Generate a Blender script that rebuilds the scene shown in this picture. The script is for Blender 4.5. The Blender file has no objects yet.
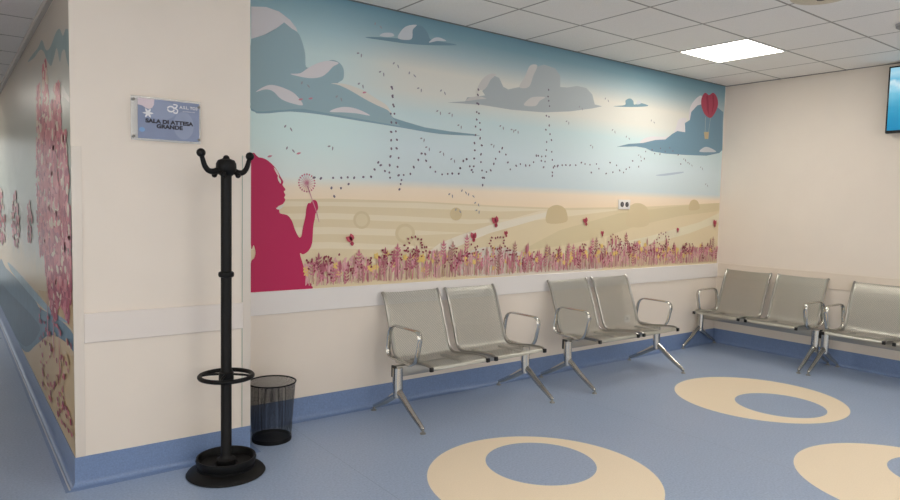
import bpy, bmesh, math, random
from mathutils import Vector, Matrix
from mathutils.geometry import tessellate_polygon
random.seed(7)
PI = math.pi
C = bpy.context.scene.collection
H = 2.726            # ceiling height
XL, XP, YP = -6.124, -5.262, -0.345     # the wall block beside the corridor
MURAL = [('field',0,[(-5.133,1.418),(-4.601,1.436),(-3.889,1.432),(-3.127,1.414),(-2.451,1.407),(-1.369,1.433),(0.032,1.498),(0.094,0.829),(-5.132,0.831)]),('pale',0,[(-5.133,1.41),(-3.889,1.421),(-3.126,1.402),(-2.45,1.39),(-3.125,1.369),(-3.888,1.382),(-4.6,1.388),(-5.133,1.373)]),('pale',0,[(-5.133,1.33),(-4.599,1.342),(-4.057,1.327),(-3.426,1.305),(-2.683,1.313),(-3.424,1.271),(-4.056,1.288),(-4.599,1.303),(-5.133,1.294)]),('pale',0,[(-5.133,1.246),(-4.598,1.251),(-4.055,1.232),(-3.422,1.202),(-4.054,1.186),(-4.598,1.205),(-5.133,1.2)]),('pale',0,[(-5.132,1.155),(-4.597,1.152),(-4.053,1.123),(-3.703,1.101),(-4.052,1.087),(-4.597,1.11),(-5.132,1.112)]),('pale',0,[(-2.686,1.379),(-1.472,1.417),(-2.198,1.35),(-2.907,1.287),(-3.422,1.18),(-3.122,1.287)]),('pale2',0,[(-2.432,1.033),(-1.919,1.065),(-1.196,1.157),(-0.364,1.293),(0.042,1.391),(0.051,1.294),(-0.533,1.18),(-1.343,1.053),(-2.048,0.988)]),('hill',0,[(-2.442,1.22),(-1.659,1.373),(-0.729,1.453),(0.032,1.498),(0.04,1.412),(-0.721,1.353),(-1.357,1.263),(-1.923,1.146),(-2.435,1.084),(-2.898,1.053)]),('road',0,[(-3.81,1.067),(-3.703,1.131),(-3.518,1.188),(-3.225,1.263),(-2.963,1.311),(-2.628,1.367),(-2.449,1.377),(-2.591,1.334),(-2.961,1.255),(-3.222,1.201),(-3.42,1.141),(-3.61,1.077)]),('cloudw',1,[(-3.514,1.029),(-3.32,1.086),(-3.115,1.089),(-2.897,1.044),(-2.669,0.989),(-2.428,0.947),(-1.91,0.911),(-2.04,0.845),(-3.412,0.873),(-3.559,0.955)]),('bale',0,[(-4.298,1.298),(-4.301,1.279),(-4.31,1.262),(-4.324,1.248),(-4.343,1.24),(-4.363,1.237),(-4.383,1.24),(-4.401,1.248),(-4.416,1.262),(-4.425,1.278),(-4.428,1.297),(-4.426,1.316),(-4.417,1.332),(-4.403,1.346),(-4.385,1.355),(-4.365,1.358),(-4.344,1.355),(-4.326,1.347),(-4.311,1.333),(-4.301,1.316)]),('bale2',0,[(-4.317,1.298),(-4.319,1.284),(-4.326,1.272),(-4.336,1.262),(-4.349,1.256),(-4.363,1.253),(-4.377,1.256),(-4.39,1.262),(-4.4,1.272),(-4.407,1.284),(-4.41,1.297),(-4.408,1.311),(-4.401,1.323),(-4.391,1.333),(-4.379,1.339),(-4.364,1.341),(-4.35,1.339),(-4.337,1.333),(-4.327,1.323),(-4.32,1.311)]),('bale',0,[(-3.927,1.203),(-3.931,1.181),(-3.943,1.161),(-3.961,1.145),(-3.985,1.136),(-4.011,1.132),(-4.037,1.136),(-4.06,1.147),(-4.079,1.163),(-4.091,1.182),(-4.096,1.204),(-4.092,1.226),(-4.081,1.245),(-4.063,1.261),(-4.04,1.271),(-4.014,1.274),(-3.988,1.271),(-3.964,1.261),(-3.944,1.245),(-3.932,1.225)]),('bale2',0,[(-3.953,1.203),(-3.955,1.187),(-3.964,1.174),(-3.977,1.163),(-3.993,1.156),(-4.011,1.154),(-4.03,1.156),(-4.046,1.164),(-4.059,1.175),(-4.068,1.189),(-4.071,1.204),(-4.068,1.219),(-4.06,1.233),(-4.048,1.244),(-4.032,1.25),(-4.013,1.253),(-3.995,1.25),(-3.978,1.243),(-3.965,1.232),(-3.956,1.218)]),('bale3',0,[(-3.506,1.346),(-3.508,1.331),(-3.516,1.317),(-3.528,1.306),(-3.544,1.299),(-3.562,1.297),(-3.579,1.299),(-3.595,1.306),(-3.608,1.317),(-3.616,1.33),(-3.619,1.345),(-3.617,1.36),(-3.609,1.373),(-3.597,1.384),(-3.582,1.391),(-3.564,1.394),(-3.547,1.392),(-3.531,1.385),(-3.518,1.375),(-3.509,1.361)]),('bale3',1,[(-2.6,1.28),(-2.605,1.38),(-2.559,1.418),(-2.488,1.432),(-2.415,1.416),(-2.37,1.374),(-2.371,1.289)]),('bale',1,[(-1.55,1.253),(-1.552,1.402),(-1.49,1.454),(-1.416,1.469),(-1.325,1.457),(-1.245,1.406),(-1.234,1.262)]),('bale3',1,[(-0.57,1.415),(-0.559,1.496),(-0.491,1.523),(-0.417,1.499),(-0.393,1.427)]),('c1',1,[(-5.129,2.369),(-5.05,2.406),(-4.974,2.457),(-4.923,2.502),(-4.878,2.477),(-4.832,2.454),(-4.804,2.404),(-4.784,2.334),(-4.776,2.255),(-4.722,2.269),(-4.646,2.304),(-4.59,2.325),(-4.539,2.31),(-4.513,2.273),(-4.516,2.214),(-4.552,2.178),(-4.449,2.145),(-4.343,2.105),(-4.25,2.079),(-4.17,2.05),(-4.128,2.004),(-4.029,1.972),(-3.902,1.955),(-3.689,1.945),(-3.388,1.945),(-3.388,1.939),(-3.689,1.937),(-3.936,1.942),(-4.144,1.955),(-4.371,1.969),(-4.571,1.98),(-4.747,1.991),(-4.814,1.992),(-4.959,1.969),(-5.128,1.963)]),('c1d',1,[(-5.129,2.188),(-5.128,1.963),(-4.959,1.969),(-4.814,1.992),(-4.747,1.991),(-4.571,1.98),(-4.371,1.969),(-4.144,1.955),(-3.902,1.941),(-3.634,1.94),(-3.388,1.939),(-3.725,1.924),(-4.07,1.941),(-4.386,1.956),(-4.677,1.97),(-4.881,1.968),(-5.128,1.949)]),('cream',1,[(-4.602,2.175),(-4.501,2.184),(-4.382,2.163),(-4.266,2.117),(-4.178,2.077),(-4.129,2.007),(-4.17,2.047),(-4.257,2.072),(-4.343,2.1),(-4.464,2.147),(-4.545,2.171)]),('c1d',0,[(-4.137,2.003),(-4.021,1.983),(-3.859,1.959),(-3.635,1.95),(-3.388,1.948),(-3.388,1.936),(-3.634,1.935),(-3.858,1.938),(-4.07,1.951)]),('white',0,[(-5.13,2.557),(-5.038,2.572),(-4.956,2.561),(-4.885,2.524),(-4.845,2.483),(-4.835,2.46),(-4.875,2.474),(-4.923,2.502),(-4.974,2.457),(-5.05,2.406),(-5.129,2.369)]),('white',1,[(-4.882,2.197),(-4.816,2.211),(-4.763,2.25),(-4.695,2.291),(-4.618,2.316),(-4.55,2.312),(-4.589,2.284),(-4.624,2.245),(-4.666,2.211),(-4.721,2.193),(-4.789,2.188)]),('white',1,[(-5.1,2.062),(-5.048,2.1),(-4.998,2.116),(-4.924,2.107),(-4.849,2.079),(-4.796,2.018),(-4.868,2.019),(-4.94,2.038),(-4.992,2.078),(-5.04,2.084)]),('white',1,[(-4.611,1.994),(-4.55,2.026),(-4.477,2.038),(-4.395,2.029),(-4.31,1.999),(-4.414,2.003),(-4.506,2.0)]),('c2',1,[(-4.357,2.506),(-4.242,2.527),(-4.099,2.543),(-4.009,2.554),(-3.997,2.603),(-3.961,2.651),(-3.902,2.658),(-3.854,2.621),(-3.827,2.58),(-3.743,2.58),(-3.589,2.58),(-3.795,2.545),(-4.0,2.521),(-4.195,2.511)]),('white2',1,[(-4.099,2.542),(-4.076,2.597),(-4.027,2.639),(-3.948,2.66),(-3.981,2.62),(-3.992,2.554)]),('white2',1,[(-4.247,2.537),(-4.211,2.56),(-4.152,2.569),(-4.133,2.553),(-4.195,2.535)]),('white2',1,[(-3.842,2.556),(-3.796,2.596),(-3.744,2.606),(-3.689,2.592),(-3.769,2.579)]),('c3',0,[(-3.668,2.156),(-3.502,2.182),(-3.483,2.213),(-3.388,2.231),(-3.31,2.248),(-3.34,2.278),(-3.297,2.313),(-3.264,2.37),(-3.219,2.406),(-3.174,2.397),(-3.13,2.334),(-3.078,2.321),(-2.973,2.35),(-2.865,2.366),(-2.823,2.435),(-2.783,2.535),(-2.694,2.566),(-2.566,2.553),(-2.505,2.501),(-2.5,2.411),(-2.416,2.417),(-2.295,2.445),(-2.181,2.442),(-2.101,2.396),(-2.064,2.314),(-1.964,2.309),(-2.094,2.277),(-2.37,2.224),(-2.677,2.184),(-3.029,2.169),(-3.356,2.174)]),('white3',1,[(-3.385,2.295),(-3.334,2.372),(-3.266,2.415),(-3.205,2.419),(-3.254,2.379),(-3.292,2.321),(-3.331,2.286)]),('white3',1,[(-2.962,2.353),(-2.906,2.439),(-2.854,2.534),(-2.773,2.548),(-2.813,2.46),(-2.859,2.367)]),('white3',1,[(-2.904,2.217),(-2.871,2.26),(-2.806,2.294),(-2.671,2.308),(-2.733,2.27),(-2.781,2.225)]),('white3',1,[(-3.492,2.186),(-3.464,2.213),(-3.378,2.233),(-3.299,2.226),(-3.377,2.21)]),('c4',1,[(-1.819,2.325),(-1.657,2.353),(-1.648,2.395),(-1.587,2.42),(-1.538,2.403),(-1.521,2.371),(-1.434,2.396),(-1.313,2.381),(-1.563,2.345)]),('white2',1,[(-1.492,2.378),(-1.473,2.414),(-1.42,2.408),(-1.434,2.387)]),('white',1,[(-0.643,2.304),(-0.644,2.422),(-0.574,2.514),(-0.455,2.577),(-0.413,2.497),(-0.516,2.456),(-0.581,2.389),(-0.584,2.319)]),('white',1,[(-0.885,2.165),(-0.861,2.215),(-0.819,2.302),(-0.696,2.326),(-0.7,2.269),(-0.71,2.179)]),('white',1,[(-1.409,2.029),(-1.352,2.075),(-1.232,2.103),(-1.028,2.117),(-0.851,2.153),(-0.878,2.078),(-1.181,2.036)]),('c5',0,[(-1.746,1.97),(-1.579,2.008),(-1.369,2.032),(-1.183,2.074),(-1.026,2.091),(-0.917,2.153),(-0.837,2.188),(-0.702,2.187),(-0.716,2.277),(-0.635,2.314),(-0.616,2.396),(-0.517,2.471),(-0.36,2.513),(-0.174,2.497),(-0.038,2.454),(-0.02,2.057),(-0.074,2.022),(-0.313,1.979),(-0.674,1.964),(-1.019,1.956),(-1.225,1.964),(-1.331,1.988),(-1.466,1.993)]),('white2',1,[(-0.443,2.014),(-0.321,2.07),(-0.132,2.034),(-0.28,2.017)]),('strip',1,[(-1.148,1.743),(-0.749,1.793),(-0.721,1.782),(-1.003,1.743)]),('balloon',1,[(-0.453,2.503),(-0.442,2.564),(-0.387,2.613),(-0.318,2.596),(-0.242,2.63),(-0.164,2.585),(-0.147,2.505),(-0.204,2.417),(-0.274,2.369),(-0.367,2.39),(-0.426,2.445)]),('balloond',0,[(-0.366,2.583),(-0.34,2.596),(-0.313,2.497),(-0.298,2.387),(-0.345,2.443)]),('balloond',0,[(-0.258,2.605),(-0.23,2.603),(-0.213,2.508),(-0.258,2.391),(-0.24,2.505)]),('basket',0,[(-0.378,2.217),(-0.287,2.224),(-0.292,2.152),(-0.357,2.147)]),('line',0,[(-0.366,2.37),(-0.357,2.371),(-0.352,2.219),(-0.36,2.218)]),('line',0,[(-0.274,2.369),(-0.267,2.369),(-0.291,2.224),(-0.298,2.223)]),('girl',1,[(-5.131,1.659),(-5.081,1.673),(-5.034,1.663),(-4.996,1.636),(-4.965,1.603),(-4.941,1.561),(-4.924,1.534),(-4.928,1.512),(-4.909,1.485),(-4.92,1.472),(-4.91,1.451),(-4.917,1.435),(-4.91,1.42),(-4.926,1.395),(-4.96,1.377),(-4.95,1.357),(-4.942,1.336),(-4.896,1.325),(-4.866,1.291),(-4.844,1.235),(-4.818,1.188),(-4.8,1.194),(-4.791,1.245),(-4.775,1.311),(-4.768,1.368),(-4.756,1.402),(-4.739,1.404),(-4.725,1.423),(-4.702,1.421),(-4.69,1.4),(-4.687,1.369),(-4.704,1.336),(-4.708,1.309),(-4.719,1.253),(-4.726,1.148),(-4.752,1.098),(-4.787,1.077),(-4.809,1.081),(-4.782,0.995),(-4.761,0.923),(-4.741,0.841),(-5.129,0.843),(-5.129,1.027),(-5.107,1.063),(-5.099,1.099),(-5.111,1.142),(-5.129,1.155)]),('cream',1,[(-4.986,1.617),(-4.963,1.597),(-4.95,1.561),(-4.966,1.578)]),('cream',1,[(-4.96,1.566),(-4.94,1.54),(-4.942,1.521),(-4.957,1.542)]),('cream',1,[(-4.969,1.369),(-4.936,1.382),(-4.913,1.396),(-4.936,1.368),(-4.956,1.36)])]
DOTS = [(-4.716,1.567),(-4.669,1.564),(-4.582,1.571),(-4.523,1.574),(-4.475,1.579),(-4.427,1.578),(-4.357,1.586),(-4.296,1.589),(-4.593,1.505),(-4.524,1.506),(-4.468,1.535),(-4.572,1.451),(-4.299,1.591),(-4.271,1.641),(-4.243,1.69),(-4.223,1.672),(-4.189,1.634),(-4.153,1.626),(-4.147,1.59),(-4.151,1.676),(-4.146,1.736),(-4.14,1.79),(-4.143,1.847),(-4.144,1.904),(-4.143,1.969),(-4.149,2.027),(-4.146,2.208),(-4.138,2.15),(-4.132,2.09),(-4.141,2.197),(-4.136,2.141),(-4.125,2.079),(-4.12,2.03),(-4.105,1.969),(-4.106,1.911),(-4.096,1.854),(-4.097,1.795),(-4.079,1.73),(-4.087,1.668),(-4.077,1.61),(-4.053,1.578),(-4.059,1.55),(-4.068,1.513),(-4.035,1.614),(-3.979,1.624),(-3.951,1.673),(-3.914,1.726),(-3.886,1.773),(-3.855,1.771),(-3.846,1.724),(-3.808,1.68),(-3.762,1.65),(-3.701,1.633),(-3.65,1.639),(-3.609,1.645),(-3.549,1.644),(-3.534,1.688),(-3.507,1.744),(-3.475,1.756),(-3.607,1.643),(-3.547,1.646),(-3.535,1.686),(-3.507,1.741),(-3.478,1.758),(-3.444,1.705),(-3.425,1.679),(-3.413,1.663),(-3.406,1.707),(-3.403,1.766),(-3.399,1.828),(-3.404,1.882),(-3.395,1.943),(-3.397,2.006),(-3.388,2.059),(-3.39,2.115),(-3.387,2.18),(-3.383,2.243),(-3.379,2.283),(-3.373,2.175),(-3.368,2.107),(-3.357,2.037),(-3.35,1.987),(-3.35,1.922),(-3.332,1.87),(-3.338,1.802),(-3.336,1.743),(-3.323,1.68),(-3.315,1.625),(-3.313,1.569),(-3.299,1.625),(-3.278,1.671),(-3.236,1.686),(-3.206,1.737),(-3.188,1.777),(-3.152,1.833),(-3.124,1.863),(-3.084,1.816),(-3.061,1.756),(-3.033,1.703),(-2.971,1.735),(-2.926,1.75),(-2.867,1.742),(-2.824,1.745),(-2.781,1.774),(-2.752,1.828),(-2.73,1.829),(-2.693,1.79),(-2.665,1.739),(-2.691,1.825),(-2.651,1.786),(-2.646,1.83),(-2.639,1.881),(-2.639,1.947),(-2.653,2.046),(-2.652,2.16),(-2.636,2.371),(-2.64,2.316),(-2.631,2.283),(-2.62,2.241),(-2.622,2.154),(-2.616,2.084),(-2.603,2.014),(-2.584,1.967),(-2.576,1.871),(-2.566,1.805),(-2.55,1.743),(-2.561,1.701),(-2.56,1.673),(-2.504,1.755),(-2.536,1.755),(-2.496,1.762),(-2.446,1.767),(-2.402,1.771),(-2.351,1.772),(-2.28,1.776),(-2.209,1.802),(-2.162,1.793),(-2.098,1.79),(-2.013,1.801),(-2.077,1.723),(-1.979,1.762),(-1.879,1.723),(-1.831,1.823),(-1.74,1.804),(-1.787,1.739),(-1.693,1.76),(-1.637,1.744),(-1.601,1.776),(-1.554,1.795),(-1.512,1.857),(-1.42,1.809),(-1.385,1.865),(-1.34,1.887),(-1.325,1.956),(-1.227,1.979),(-1.184,1.945),(-1.098,2.001),(-1.021,1.976),(-0.895,1.989),(-0.806,1.957),(-0.679,1.913),(-0.755,1.87),(-0.632,1.89),(-1.102,1.946),(-0.948,2.016)]
BIRDS = [(-4.9,1.865),(-4.886,1.731),(-4.604,1.769),(-4.267,2.597),(-4.401,2.392),(-4.789,2.142),(-4.551,2.088),(-4.39,2.192),(-4.12,2.361),(-3.987,2.311),(-4.23,2.292),(-3.917,2.223),(-3.715,2.226),(-3.747,2.08),(-3.638,2.076),(-3.552,1.997),(-3.883,1.876),(-3.838,1.815),(-3.712,1.788),(-3.61,1.743),(-3.552,1.368),(-3.621,1.485),(-3.371,1.424),(-3.359,1.37),(-3.139,2.026),(-3.023,2.012),(-2.98,2.008),(-3.226,1.88),(-1.914,2.37),(-2.247,2.265),(-2.402,2.132),(-1.803,2.107),(-1.242,2.239),(-2.089,1.953),(-1.602,2.06),(-1.416,1.908),(-0.697,1.913),(-0.59,1.869),(-0.393,1.849),(-0.287,1.678),(-3.5,1.511),(-3.431,1.483)]
PINKMARKS = [(-5.028,1.679),(-4.839,1.709),(-4.761,2.058),(-4.374,2.141),(-4.828,2.045)]
BUTTERFLIES = [(-4.435,1.157,0.075),(-3.391,1.156,0.075),(-3.167,1.275,0.085),(-3.059,1.184,0.05),(-2.121,1.284,0.07),(-0.101,1.262,0.08),(-1.902,1.177,0.05),(-0.76,1.202,0.05),(0.092,1.273,0.05)]
DANDELION = ([(-4.766, 1.531)], [(-4.761, 1.512), (-4.728, 1.424), (-4.699, 1.354), (-4.679, 1.283)])
HALL = [('teal',1,[(1.534,2.326),(1.206,2.326),(0.916,2.315),(0.703,2.325),(0.521,2.237),(0.343,2.218),(0.172,2.241),(0.053,2.254),(-0.058,2.243),(-0.157,2.191),(-0.26,2.204),(-0.382,2.158),(-0.367,2.016),(-0.276,2.057),(-0.216,2.114),(-0.114,2.121),(-0.038,2.084),(0.063,2.171),(0.186,2.14),(0.314,2.117),(0.484,2.176),(0.617,2.242),(0.813,2.286),(1.152,2.292)]),('white',1,[(0.056,1.932),(-0.095,1.963),(-0.227,1.913),(-0.345,1.872),(-0.343,1.849),(-0.19,1.889)]),('blue',1,[(5.058,0.652),(4.125,0.669),(2.534,0.697),(1.385,0.696),(1.085,0.682),(0.208,0.749),(-0.359,0.753),(-0.366,0.672),(-0.085,0.669),(0.579,0.591),(1.378,0.384),(2.131,0.19),(3.293,0.097),(5.314,-0.07)]),('blued',1,[(5.154,0.381),(3.66,0.47),(2.394,0.525),(1.475,0.558),(1.11,0.533),(1.8,0.307),(2.658,0.174),(5.283,0.017)]),('sand',1,[(2.354,0.7),(1.068,0.783),(0.115,0.86),(-0.361,0.777),(-0.365,0.816),(0.285,0.793),(1.315,0.732)]),('tan',0,[(1.183,0.789),(0.541,0.852),(-0.345,0.919),(-0.361,0.772),(0.126,0.772),(0.749,0.76)]),('bluel',1,[(3.83,0.754),(2.518,0.765),(1.31,0.76),(0.463,0.757),(-0.167,0.786),(0.129,0.75),(0.86,0.707),(1.87,0.693),(3.356,0.701)])]
CAM = ([-6.5996, -3.9392, 1.4165], [0.79727, -0.60318, 0.023], [0.02302, 0.06847, 0.99739], [0.60318, 0.79466, -0.06847], 665.31)

# ------------------------------------------------------------------ helpers
def lin(c):
    return tuple(((v/255)/12.92 if v/255 <= .04045 else ((v/255+.055)/1.055)**2.4) for v in c)
def mat(name, col, rough=.6, metal=0, spec=.5, noise=0, nscale=30, bump=0, emit=None, estr=0, coat=0):
    m = bpy.data.materials.new(name); m.use_nodes = True
    nt = m.node_tree; b = nt.nodes['Principled BSDF']
    c = lin(col) + (1,)
    b.inputs['Base Color'].default_value = c
    b.inputs['Roughness'].default_value = rough; b.inputs['Metallic'].default_value = metal
    b.inputs['Specular IOR Level'].default_value = spec
    b.inputs['Coat Weight'].default_value = coat
    if emit: b.inputs['Emission Color'].default_value = lin(emit)+(1,); b.inputs['Emission Strength'].default_value = estr
    if noise or bump:
        tc = nt.nodes.new('ShaderNodeTexCoord'); n = nt.nodes.new('ShaderNodeTexNoise')
        n.inputs['Scale'].default_value = nscale; n.inputs['Detail'].default_value = 4
        nt.links.new(tc.outputs['Object'], n.inputs['Vector'])
        if noise:
            r = nt.nodes.new('ShaderNodeValToRGB')
            r.color_ramp.elements[0].position = .3; r.color_ramp.elements[1].position = .7
            r.color_ramp.elements[0].color = tuple(v*(1-noise) for v in c[:3])+(1,)
            r.color_ramp.elements[1].color = tuple(min(1, v*(1+noise)) for v in c[:3])+(1,)
            nt.links.new(n.outputs['Fac'], r.inputs['Fac']); nt.links.new(r.outputs['Color'], b.inputs['Base Color'])
        if bump:
            bp = nt.nodes.new('ShaderNodeBump'); bp.inputs['Strength'].default_value = bump; bp.inputs['Distance'].default_value = .002
            nt.links.new(n.outputs['Fac'], bp.inputs['Height']); nt.links.new(bp.outputs['Normal'], b.inputs['Normal'])
    return m
def math_node(nt, op, a, b=None, c=None):
    n = nt.nodes.new('ShaderNodeMath'); n.operation = op
    for i, v in enumerate((a, b, c)):
        if v is None: continue
        if isinstance(v, (int, float)): n.inputs[i].default_value = v
        else: nt.links.new(v, n.inputs[i])
    return n.outputs[0]
def obj(name, bm, m, parent=None, smooth=True, angle=40):
    me = bpy.data.meshes.new(name)
    bm.normal_update(); bm.to_mesh(me); bm.free()
    for x in (m if isinstance(m, (list, tuple)) else [m]): me.materials.append(x)
    if smooth:
        me.shade_smooth(); me.set_sharp_from_angle(angle=math.radians(angle))
    o = bpy.data.objects.new(name, me); C.objects.link(o)
    if parent: o.parent = parent
    return o
def tag(o, label, cat, group=None):
    o['label'] = label; o['category'] = cat
    if group: o['group'] = group
    return o
def thing(name, label, cat, loc=(0,0,0), rotz=0, group=None):
    o = bpy.data.objects.new(name, None); C.objects.link(o); o.empty_display_size = .1
    o.location = loc; o.rotation_euler = (0,0,rotz)
    return tag(o, label, cat, group)
def struct(name, bm, m, smooth=False):
    o = obj(name, bm, m, None, smooth); o['kind'] = 'structure'; return o
def copy_tree(o, parent=None):
    c = o.copy(); C.objects.link(c)
    if parent: c.parent = parent
    for ch in list(o.children): copy_tree(ch, c)
    return c
def box(bm, lo, hi, bev=0, seg=2):
    vs = [bm.verts.new((x,y,z)) for x in (lo[0],hi[0]) for y in (lo[1],hi[1]) for z in (lo[2],hi[2])]
    fs = [bm.faces.new([vs[i] for i in q]) for q in ((0,1,3,2),(4,6,7,5),(0,4,5,1),(2,3,7,6),(0,2,6,4),(1,5,7,3))]
    if bev:
        es = list({e for f in fs for e in f.edges})
        bmesh.ops.bevel(bm, geom=es, offset=bev, segments=seg, affect='EDGES', profile=.5)
    return bm
def tube(bm, pts, rad, n=10, closed=False, flat=1.0, side=None, cap=True):
    """sweep an (optionally flattened) ring along pts; rad: number or list. side = fixed direction of the wide axis."""
    P = [Vector(p) for p in pts]; k = len(P); rings = []
    up = None
    for i in range(k):
        if closed: t = (P[(i+1)%k]-P[i-1]).normalized()
        else: t = (P[min(i+1,k-1)]-P[max(i-1,0)]).normalized()
        if side is not None: a = Vector(side); a = (a - t*a.dot(t)).normalized()
        elif up is None:
            a = Vector((0,0,1)) if abs(t.z) < .9 else Vector((1,0,0)); a = (a - t*a.dot(t)).normalized()
        else: a = (up - t*up.dot(t)).normalized()
        up = a; b = t.cross(a)
        r = rad[i] if isinstance(rad, (list, tuple)) else rad
        rings.append([bm.verts.new(P[i] + a*r*math.cos(2*PI*j/n) + b*r*flat*math.sin(2*PI*j/n)) for j in range(n)])
    for i in range(k if closed else k-1):
        A, B = rings[i], rings[(i+1)%k]
        for j in range(n): bm.faces.new((A[j],A[(j+1)%n],B[(j+1)%n],B[j]))
    if cap and not closed:
        bm.faces.new(rings[0][::-1]); bm.faces.new(rings[-1])
    return bm
def lathe(bm, prof, n=32, cen=(0,0,0)):
    rings = []
    for r, z in prof:
        if r <= 1e-6: rings.append([bm.verts.new((cen[0],cen[1],cen[2]+z))])
        else: rings.append([bm.verts.new((cen[0]+r*math.cos(2*PI*j/n), cen[1]+r*math.sin(2*PI*j/n), cen[2]+z)) for j in range(n)])
    for A, B in zip(rings, rings[1:]):
        for j in range(n):
            q = [A[j%len(A)], A[(j+1)%len(A)], B[(j+1)%len(B)], B[j%len(B)]]
            q = list(dict.fromkeys(q))
            if len(q) > 2: bm.faces.new(q)
    return bm
def ball(bm, c, r, n=12):
    return lathe(bm, [(r*math.sin(PI*i/8), -r*math.cos(PI*i/8)) for i in range(9)], n, c)
def spline(P, sub=6, closed=False):
    k = len(P); out = []
    rng = range(k) if closed else range(k-1)
    for i in rng:
        p0 = P[i-1] if (closed or i > 0) else P[i]; p1 = P[i]; p2 = P[(i+1)%k]; p3 = P[(i+2)%k] if (closed or i+2 < k) else P[-1]
        for s in range(sub):
            t = s/sub
            out.append(tuple(.5*((2*b)+(-a+c)*t+(2*a-5*b+4*c-d)*t*t+(-a+3*b-3*c+d)*t**3) for a,b,c,d in zip(p0,p1,p2,p3)))
    if not closed: out.append(tuple(P[-1]))
    return out
def rounded(P, r, seg=5, closed=True):
    """polyline with its corners rounded"""
    P = [Vector(p) for p in P]; k = len(P); out = []
    for i in range(k):
        if not closed and i in (0, k-1): out.append(P[i]); continue
        a, b, c = P[i-1], P[i], P[(i+1)%k]
        d1 = min(r, (a-b).length*.48); d2 = min(r, (c-b).length*.48)
        s, e = b+(a-b).normalized()*d1, b+(c-b).normalized()*d2
        for j in range(seg+1):
            t = j/seg; out.append(s*(1-t)**2 + b*2*t*(1-t) + e*t*t)
    return out
class Paint:
    """flat painted shapes of one mural, all in one mesh, each colour a hair in front of the last"""
    def __init__(s, place): s.bm = bmesh.new(); s.mats = []; s.k = 0; s.place = place
    def mi(s, m):
        if m not in s.mats: s.mats.append(m)
        return s.mats.index(m)
    def poly(s, pts, m, layer=None):
        if layer is None: s.k += 1; layer = s.k
        elif isinstance(layer, tuple): layer = random.uniform(*layer)
        i = s.mi(m)
        vs = [s.bm.verts.new(s.place(a, b, layer)) for a, b in pts]
        for t in tessellate_polygon([[Vector((a,b,0)) for a,b in pts]]):
            try: f = s.bm.faces.new([vs[q] for q in t]); f.material_index = i
            except ValueError: pass
def blob(cx, cz, rx, rz, n=8, rot=0):
    c, s = math.cos(rot), math.sin(rot)
    return [(cx+rx*math.cos(2*PI*i/n)*c - rz*math.sin(2*PI*i/n)*s, cz+rx*math.cos(2*PI*i/n)*s+rz*math.sin(2*PI*i/n)*c) for i in range(n)]
def leaf(x, z, L, w, ang):
    c, s = math.cos(ang), math.sin(ang)
    return [(x+u*c-v*s, z+u*s+v*c) for u, v in ((0,0),(L*.3,w*.5),(L*.65,w*.45),(L,0),(L*.65,-w*.45),(L*.3,-w*.5))]
def stroke(x0, z0, x1, z1, w):
    dx, dz = x1-x0, z1-z0; l = math.hypot(dx, dz) or 1; nx, nz = -dz/l*w/2, dx/l*w/2
    return [(x0+nx,z0+nz),(x1+nx*.5,z1+nz*.5),(x1-nx*.5,z1-nz*.5),(x0-nx,z0-nz)]
# ------------------------------------------------------------------ materials
WALL = mat('painted wall', (233,222,209), .55, noise=.015, nscale=3, bump=.05, spec=.3)
WHITE = mat('white board', (228,219,208), .45, spec=.4)
GUARD = mat('corner guard plastic', (222,212,200), .25, spec=.6)
BASE = mat('blue vinyl skirting', (118,140,178), .35, noise=.12, nscale=120)  # toned darker than the floor vinyl for the weaker light on upright faces
BASE_GLINT = mat('painted skirting highlight', (190,195,205), .4)  # pale colour of the painted highlight on the corridor cove
CREAM_FLOOR = mat('cream vinyl inlay', (246,228,200), .33, noise=.04, nscale=150)
CHROME = mat('polished steel', (200,198,192), .16, metal=1)
STEEL = mat('brushed steel rail', (168,166,160), .3, metal=1)
BLACKP = mat('black plastic', (14,14,15), .35)
BLACKM = mat('black painted metal', (8,8,9), .5, spec=.25)
DARK = mat('dark interior', (20,20,22), .6)
# blue speckled vinyl with faint sheet seams
def floor_mat():
    m = mat('blue vinyl floor', (146,165,196), .3, spec=.45); nt = m.node_tree; b = nt.nodes['Principled BSDF']
    tc = nt.nodes.new('ShaderNodeTexCoord'); n = nt.nodes.new('ShaderNodeTexNoise'); n.inputs['Scale'].default_value = 90; n.inputs['Detail'].default_value = 5
    nt.links.new(tc.outputs['Object'], n.inputs['Vector'])
    r = nt.nodes.new('ShaderNodeValToRGB'); r.color_ramp.elements[0].position = .33; r.color_ramp.elements[1].position = .68
    r.color_ramp.elements[0].color = lin((143,161,189))+(1,); r.color_ramp.elements[1].color = lin((164,181,207))+(1,)
    nt.links.new(n.outputs['Fac'], r.inputs['Fac'])
    sp = nt.nodes.new('ShaderNodeSeparateXYZ'); nt.links.new(tc.outputs['Object'], sp.inputs[0])
    fx = math_node(nt, 'FRACT', math_node(nt, 'DIVIDE', math_node(nt, 'ADD', sp.outputs[0], 6.9), 2.0))
    seam = math_node(nt, 'LESS_THAN', fx, .002)
    mx = nt.nodes.new('ShaderNodeMix'); mx.data_type = 'RGBA'
    nt.links.new(math_node(nt, 'MULTIPLY', seam, .35), mx.inputs[0]); nt.links.new(r.outputs[0], mx.inputs[6]); mx.inputs[7].default_value = lin((90,108,138))+(1,)
    nt.links.new(mx.outputs[2], b.inputs['Base Color'])
    n2 = nt.nodes.new('ShaderNodeTexNoise'); n2.inputs['Scale'].default_value = 2.5; nt.links.new(tc.outputs['Object'], n2.inputs['Vector'])
    nt.links.new(math_node(nt, 'MULTIPLY_ADD', n2.outputs['Fac'], .15, .24), b.inputs['Roughness'])
    return m
FLOOR = floor_mat()
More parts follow.
